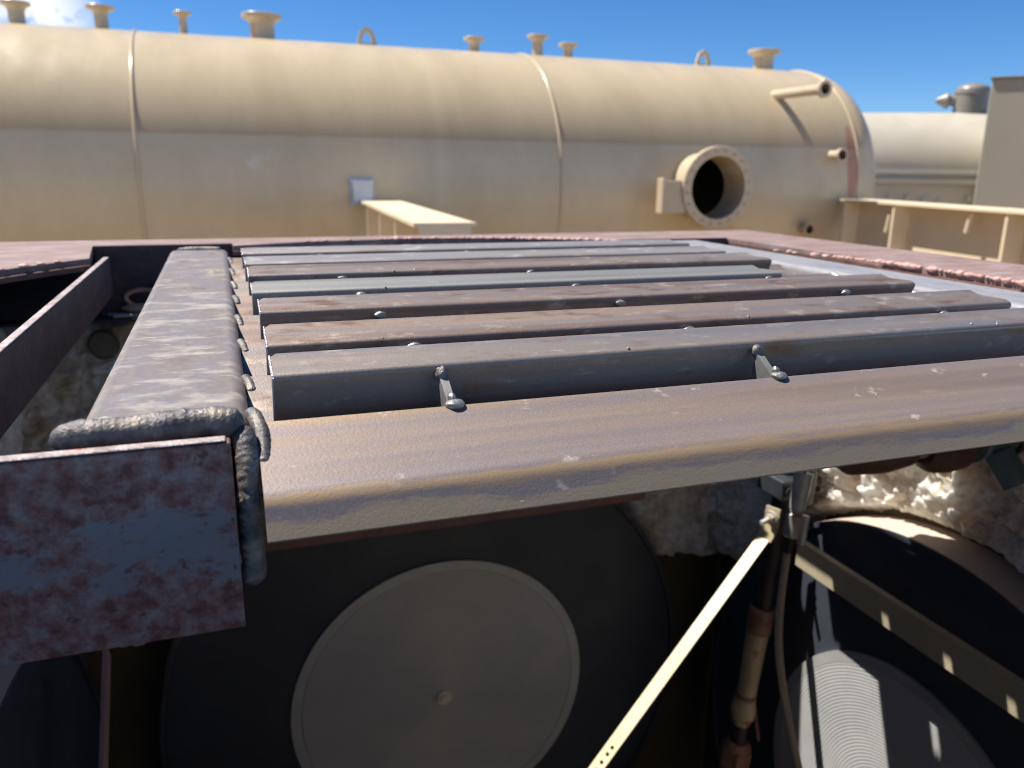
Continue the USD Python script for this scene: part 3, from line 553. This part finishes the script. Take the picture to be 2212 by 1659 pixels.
# front slat and base slats
def angle_pts(leg1, leg2, t, R=0.0055):
    """angle iron outline: heel at the origin, leg 1 along +u, leg 2 along -w (down)."""
    a = np.linspace(np.pi / 2, np.pi, 9)
    heel = [(R + R * math.cos(x), -R + R * math.sin(x)) for x in a]
    ia = np.linspace(np.pi, np.pi / 2, 5); ri = 0.003
    innr = [(t + ri + ri * math.cos(x), -t - ri + ri * math.sin(x)) for x in ia]
    e = 0.0012
    return [(leg1 - e, 0), (leg1 - e * 0.3, -e * 0.3), (leg1, -e)][::-1] [::-1] and ([(leg1, -e), (leg1 - e * .35, -e * .35), (leg1 - e, 0)] + heel + [(0, -leg2 + e), (e, -leg2), (t - e, -leg2), (t, -leg2 + e)] + innr + [(leg1 - e, -t), (leg1, -t + e)])
def angle_poly(heel_y, heel_z, tilt, leg1, leg2, t, lean=0.0):
    c, s = math.cos(tilt), math.sin(tilt)
    P = [(heel_y + u * c - w * s, heel_z + u * s + w * c) for u, w in [(a - b * lean, b) for a, b in angle_pts(leg1, leg2, t)]]
    return Polygon(P).buffer(0).segmentize(0.006)
base_y = [-0.004, 0.121, 0.262, 0.396, 0.540, 0.672, 0.825, 0.987]
BT = math.radians(25)
def bent_poly(hy, hz, tilt, leg1, lip, lip_tilt, t):  # lip angled to catch sun, standing in for bounced light
    u1 = np.array([math.cos(tilt), math.sin(tilt)]); n1 = np.array([-u1[1], u1[0]])
    u2 = np.array([math.cos(lip_tilt), math.sin(lip_tilt)])
    p = np.array([hy, hz]); top = [p + u1 * s for s in np.linspace(leg1, 0.0065, 8)]
    q0, q2 = p + u1 * 0.0065, p - u2 * 0.0065
    bend = [(1 - s) ** 2 * q0 + 2 * s * (1 - s) * p + s ** 2 * q2 for s in np.linspace(0, 1, 9)[1:]]
    line = np.array(top + bend + [p - u2 * lip])
    tn = np.gradient(line, axis=0); tn /= np.linalg.norm(tn, axis=1)[:, None]; nn = np.stack([tn[:, 1], -tn[:, 0]], 1)
    if nn[0] @ n1 > 0: nn = -nn
    inner = line + nn * t
    return Polygon(np.concatenate([line, inner[::-1]])).buffer(0).buffer(-0.0006).buffer(0.0006)
for k, ty in enumerate(base_y):
    L1 = (0.066, 0.141, 0.162, 0.152, 0.166, 0.150, 0.177, 0.189)[k]; hy, hz = ty - L1 * math.cos(BT), -0.003 - L1 * math.sin(BT)
    x0 = 0.0015 if k else 0.0035
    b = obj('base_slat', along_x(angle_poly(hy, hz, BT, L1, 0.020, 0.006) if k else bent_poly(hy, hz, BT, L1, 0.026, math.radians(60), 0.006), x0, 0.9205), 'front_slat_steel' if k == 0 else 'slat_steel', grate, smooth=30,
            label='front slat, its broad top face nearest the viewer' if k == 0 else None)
    # weld runs at the tube: one at the upper corner on the left, one on the right
    g0 = np.random.default_rng(40 + k)
    if k:
        obj('weld', bead([(-0.0012, ty + 0.004, -0.0062), (0.0012, ty - 0.001, -0.0060), (0.0034, ty - 0.008, -0.0092), (0.0048, ty - 0.018, -0.0138)], 0.0042, seed=60 + k), 'weld_metal', b, smooth=True)
    if k in (3, 4): obj('weld', bead([(0.921, ty - 0.045, -0.018), (0.919, ty - 0.02, -0.008), (0.918, ty - 0.002, -0.004)], 0.005, seed=80 + k), 'weld_bright', b, smooth=True)
# cover slats: heel y, heel z, top edge rise, left x, right x
sT = [4.48, 5.37, 6.47, 7.44, 8.63, 9.54, 10.55]
covers = []
for hy, sl, x0, x1 in zip((0.026, 0.121, 0.277, 0.410, 0.557, 0.691, 0.837), sT, (0.0175, 0.019, 0.0215, 0.0195, 0.0205, 0.0205, 0.0205), (0.824, 0.806, 0.828, 0.724, 0.817, 0.822, 0.838)):
    covers.append((hy, 0.019, 0.157 - (hy + 0.039 + 0.522) / sl - 0.019, x0, x1))
CUT = []
for k, (hy, hz, rise, x0, x1) in enumerate(covers):
    m = along_x(angle_poly(hy, hz, math.atan2(rise, 0.039), 0.0405, 0.050, 0.0052, 0.2), x0, x1)
    v = m.vertices.copy(); endr = v[:, 0] > x1 - 1e-4; endl = v[:, 0] < x0 + 1e-4
    toptri = (v[:, 1] > hy + 0.011); v[endr & toptri, 0] -= 0.023
    tipl = v[:, 1] > hy + 0.0355; v[endl & tipl, 0] += 0.0045
    m.vertices = v
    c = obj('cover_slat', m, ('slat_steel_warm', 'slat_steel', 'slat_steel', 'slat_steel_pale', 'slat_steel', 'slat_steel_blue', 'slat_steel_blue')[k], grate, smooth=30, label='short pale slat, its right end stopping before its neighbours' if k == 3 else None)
    # bright saw-cut end at the left, 0.4 mm proud of the slat
    pe = angle_poly(hy, hz, math.atan2(rise, 0.039), 0.0365, 0.050, 0.0052, 0.2)
    e = along_x(pe.buffer(0.0005), x0 - 0.0012, x0 - 0.0001); obj('cut_end', e, 'cut_edge', c, smooth=False)
    CUT.append(c)
# spacer plates from each heel down to the slat in front, with weld blobs
sx_rows = [[0.1345, 0.404], [0.1365, 0.398, 0.708], [0.137, 0.406, 0.716], [0.139, 0.41, 0.702], [0.139, 0.405], [0.141, 0.40, 0.708], [0.141, 0.392, 0.70]]
for k, xs in enumerate(sx_rows):
    hy, hz = covers[k][:2]
    ty = base_y[k]
    for j, x in enumerate(xs):
        yb_ = max(ty + 0.0015, hy - 0.045)
        s = obj('spacer', along_x(Polygon([(hy - 0.0004, hz - 0.006), (hy - 0.0004, -0.034), (yb_, -0.034), (yb_, -0.0050)]), x - 0.003, x + 0.003), 'slat_steel_pale', grate, smooth=False)
        q = (k * 5 + j)
        obj('weld', blob((x - 0.0005, hy - 0.0012, hz - 0.0070), 0.0050 if k == 0 else 0.0043, q, (1.0, 0.8, 1.15) if k == 0 else (1.5, 0.7, 0.8), 0.7), 'weld_metal' if k == 0 else 'weld_bright', s, smooth=True)
        if k == 0: obj('weld', cat(blob((x + 0.001, ty + 0.000, -0.0022), 0.0060, q + 50, (1.15, 1.0, 0.55), 0.5), blob((x, ty + 0.004, 0.001), 0.0038, q + 70, (0.8, 1.0, 1.0), 0.5)), 'weld_bright', s, smooth=True)
# spatter on the slats
spat = []; g0 = np.random.default_rng(17)
for _ in range(46):
    k = int(g0.integers(0, 7)); hy, hz = covers[k][:2]; x = g0.uniform(0.03, 0.8)
    spat.append(blob((x, hy + g0.uniform(0.0, 0.02), hz + 0.0018 * g0.random()), g0.uniform(0.0006, 0.0016), _, (1, 1, 0.8), 0.3, 1))
tag(obj('weld_spatter', cat(spat), 'weld_bright', grate, smooth=True), kind='stuff')
# big weld runs at the near end of the left tube
w = obj('weld', bead([(-0.108, -0.016, -0.006), (-0.104, -0.017, 0.0005), (-0.09, -0.018, 0.003), (-0.05, -0.018, 0.0035), (-0.015, -0.017, 0.003), (-0.004, -0.016, -0.002)], 0.0092, seed=3, n=18), 'weld_metal', tl, smooth=True)
obj('weld', bead([(-0.006, -0.014, -0.002), (-0.004, -0.028, -0.012), (-0.0035, -0.036, -0.030), (-0.004, -0.040, -0.055), (-0.0045, -0.041, -0.075), (-0.0055, -0.041, -0.097)], 0.0076, seed=4, n=18), 'weld_metal', tl, smooth=True)
obj('weld', bead([(0.000, 0.012, -0.003), (0.003, 0.002, -0.001), (0.0055, -0.010, -0.006), (0.006, -0.024, -0.014), (0.005, -0.036, -0.024)], 0.0050, seed=5, n=16), 'weld_metal', tl, smooth=True)
obj('weld', bead([(-0.09, 1.112, -0.002), (-0.05, 1.114, 0.0), (-0.01, 1.112, -0.002)], 0.006, seed=6), 'weld_metal', tl, smooth=True)

# ------------------------------------------------------------------ riser pipe in the corner with clamp, valve and union
rp = thing('riser_pipe', 'dark rusty pipe with clamp, valve and union standing between the drums', 'pipe', (1.2108, 1.0092, -1.4457))
PT, PB = np.array([1.2878, 1.0114, -0.3457]), np.array([1.1943, 1.0114, -1.3962])
def along(t): return PT + (PB - PT) * t
pd = (PB - PT) / np.linalg.norm(PB - PT)
def seg(t0, t1, r0, r1=None, n=24):
    a, b = along(t0), along(t1); h = np.linalg.norm(b - a); r1 = (r1 or r0) * 1.08; r0 = r0 * 1.08
    return lathe([(0, 0), (r0 - .002, 0), (r0, .002), (r1, h - .002), (r1 - .002, h), (0, h)], a, b - a, n)
obj('black_pipe', seg(0.0, 0.58, 0.0235), 'pipe_black', rp)
obj('coupling', seg(0.555, 0.625, 0.0305), 'pipe_rust', rp)
obj('cream_pipe', seg(0.626, 0.80, 0.0262, 0.0232), 'pipe_cream', rp)
obj('locking_ring', seg(0.7995, 0.808, 0.0262), 'bar_red', rp)
vb = obj('valve_body', cat(seg(0.8085, 0.885, 0.026, 0.022), blob(along(0.845), 0.036, 3, (0.95, 0.95, 1.15), 0.25)), 'pipe_cream', rp)
hd = along(0.845) + np.array([0.028, -0.012, 0]); obj('handle', cat(bar(hd, hd + np.array([0.012, -0.012, -0.085]), 0.022, 0.006, (0.6, 0.8, 0))), 'bar_red', vb, smooth=False)
obj('nipple', seg(0.8855, 0.94, 0.0195), 'pipe_black', rp)
obj('union_nut', cat(seg(0.935, 0.955, 0.027, 0.036), hexp(along(0.955), along(1.0), 0.043), seg(1.0, 1.04, 0.036, 0.030)), 'pipe_rust', rp)
obj('tail_pipe', seg(1.0405, 1.9, 0.0235), 'pipe_black', rp)
pcl = along(0.232)
cl = obj('clamp_block', totri(toman(bx(pcl[0] - 0.050, pcl[0] + 0.064, pcl[1] - 0.055, pcl[1] + 0.045, pcl[2] - 0.026, pcl[2] + 0.024, 0.003)) - toman(cyl(along(0.0), along(0.5), 0.0256, 24))), 'clamp_black', rp)
for dx in (-0.032, 0.046):
    b0 = pcl + np.array([dx, -0.055, -0.002]); obj('bolt', lathe([(0.006, -0.001), (0.0125, 0.0005), (0.0125, 0.006), (0.007, 0.006), (0.007, 0.001), (0, 0.001)], b0, (0, -1, 0), 16), 'pipe_black', cl)
# flat zinc brace with holes, bolted near the pipe
fb = thing('flat_brace', 'bright yellowish flat brace with holes slanting down from the pipe', 'brace', (1.2108, 0.9982, -0.6977))
B0, B1 = np.array([1.1943, 0.9828, -0.7197]), np.array([0.6564, 0.8607, -1.2202])
Lb = np.linalg.norm(B1 - B0)
obj('strap', bar(B0, B1, 0.031, 0.005, (0.35, -0.9, -0.15), [(Lb - s, 0.002, 0.0045) for s in (0.070, 0.090, 0.112, 0.130)]), 'brace_zinc', fb, smooth=False)
obj('bent_tab', cat(bar(B0 + np.array([0.002, 0.0, 0.0]), np.array([1.2086, 0.9784, -0.6889]), 0.040, 0.005, (0.35, -0.9, -0.15)), bar((1.2091, 0.9784, -0.6889), (1.2119, 0.9784, -0.6383), 0.038, 0.005, (0.35, -0.9, 0))), 'brace_zinc', fb, smooth=False)
st = np.array([1.2020, 0.9740, -0.6625]); sd = np.array([-0.93, -0.30, -0.12]); sd /= np.linalg.norm(sd)
obj('stud', cyl(st - sd * 0.02, st + sd * 0.036, 0.0062, 14, 0.001), 'bright_metal', fb)
obj('washer', cyl(st - sd * 0.006, st - sd * 0.002, 0.017, 20), 'bright_metal', fb)
obj('nut', hexp(st - sd * 0.0015, st + sd * 0.008, 0.011), 'brace_zinc', fb)
# sensor with cable
sn = thing('cable_sensor', 'silver cylindrical sensor hanging beside the pipe, tan cable running down', 'sensor', (1.0477, 0.6678, -0.4793))
S0, S1 = np.array([1.0234, 0.6678, -0.4073]), np.array([1.0000, 0.6633, -0.5738])
def sat(t): return S0 + (S1 - S0) * t
obj('hanger', cyl(sat(0.0) + (S0 - S1) * 0.004, sat(0.0) + np.array([0.004, 0.004, 0.33]), 0.005, 10), 'rod_grey', sn)
obj('barrel', lathe([(0, 0), (0.018, 0), (0.0185, 0.004), (0.0155, 0.075), (0, 0.075)], sat(0.0), S1 - S0, 24), 'bright_metal', sn)
obj('collar', cyl(sat(0.405), sat(0.50), 0.0145, 24, 0.002), 'rod_grey', sn)
obj('body', cyl(sat(0.5005), sat(0.80), 0.0165, 24, 0.004), 'rod_grey', sn)
obj('ferrule', cyl(sat(0.8005), sat(1.0), 0.0095, 16, 0.001), 'pipe_black', sn)
obj('thumb_screw', cat(cyl((1.0450, 0.6696, -0.4073), (1.0405, 0.6678, -0.4775), 0.0085, 16, 0.002), cyl((1.0387, 0.6678, -0.5018), (1.0324, 0.6660, -0.5621), 0.0085, 16, 0.002)), 'bright_metal', sn)
obj('cable', sweep(spline([sat(0.99), (0.9928, 0.6588, -0.6503), (0.9874, 0.6453, -0.7583), (1.0000, 0.6228, -0.8843), (1.0207, 0.5913, -1.0103), (1.0477, 0.5508, -1.1723), (1.0522, 0.4878, -1.4243)], 60), 0.0078, 12), 'cable_look', sn, smooth=True)

# ------------------------------------------------------------------ brown pipe run with union and blue valve, upper right
bp = thing('brown_pipe_run', 'brown horizontal pipe with round union under the right end of the front slat', 'pipe', (1.1, 0.5, -0.35))
yb, zb = 0.50, -0.306
obj('long_fitting', lathe([(0, 0), (0.022, 0), (0.038, 0.022), (0.043, 0.09), (0.036, 0.145), (0.026, 0.158), (0, 0.158)], (0.942, yb, zb + 0.002), (1, 0, 0), 32), 'brown_pipe', bp)
obj('thread', cyl((1.1005, yb, zb + 0.002), (1.124, yb, zb + 0.002), 0.026, 24, 0.002), 'brace_zinc', bp)
obj('union_ring', lathe([(0, 0), (0.034, 0), (0.052, 0.018), (0.055, 0.045), (0.052, 0.075), (0.034, 0.095), (0, 0.095)], (1.1245, yb, zb), (1, 0, 0), 36), 'brown_pipe', bp)
obj('nipple', cyl((1.2200, yb, zb), (1.2335, yb, zb), 0.028, 24), 'brown_pipe', bp)
bv = thing('blue_valve', 'blue grey valve with square stem on the brown pipe, upper right', 'valve', (1.29, yb, -0.34))
obj('body', cat(cyl((1.234, yb, zb), (1.244, yb, zb), 0.044, 24), cyl((1.2445, yb, zb), (1.325, yb, zb), 0.034, 24, 0.004)), 'valve_blue', bv)
a0 = np.array([1.280, yb - 0.026, zb - 0.022])
obj('square_stem', bar(a0, a0 + np.array([0.012, -0.040, -0.050]), 0.036, 0.036, (1, 0.2, 0)), 'valve_blue', bv, smooth=False)
obj('end_pipe', cyl((1.3255, yb, zb - 0.012), (1.398, yb, zb - 0.012), 0.034, 24), 'brown_pipe', bp)

# ------------------------------------------------------------------ scraps left on the ledge behind the left tube
def ledge_rod(a, b, r, label):
    t = thing('steel_rod', label, 'rod', a, 'rods lying on the dark ledge'); obj('rod', cyl(a, b, r, 10, r * 0.3), 'rod_grey', t)
zl = -0.1545
ledge_rod((-0.232, 1.296, zl + 0.0045), (-0.10, 1.294, zl + 0.0045), 0.0045, 'thin grey rod lying nearest the viewer on the dark ledge')
ledge_rod((-0.245, 1.326, zl + 0.004), (-0.12, 1.306, zl + 0.0035), 0.0032, 'thinner rod behind the first on the dark ledge')
rn = thing('rusty_clip', 'orange rusty clip lying on the dark ledge behind the left tube', 'clip', (-0.19, 1.322, zl))
obj('base', blob((-0.185, 1.318, zl + 0.016), 0.016, 9, (1.9, 0.9, 0.7), 0.5), 'rust_orange', rn, smooth=True)
obj('loop', sweep(spline([(-0.195, 1.322, zl + 0.024), (-0.205, 1.322, zl + 0.044), (-0.19, 1.322, zl + 0.052), (-0.16, 1.322, zl + 0.052), (-0.14, 1.322, zl + 0.046)], 24), 0.0045, 8), 'rust_orange', rn, smooth=True)
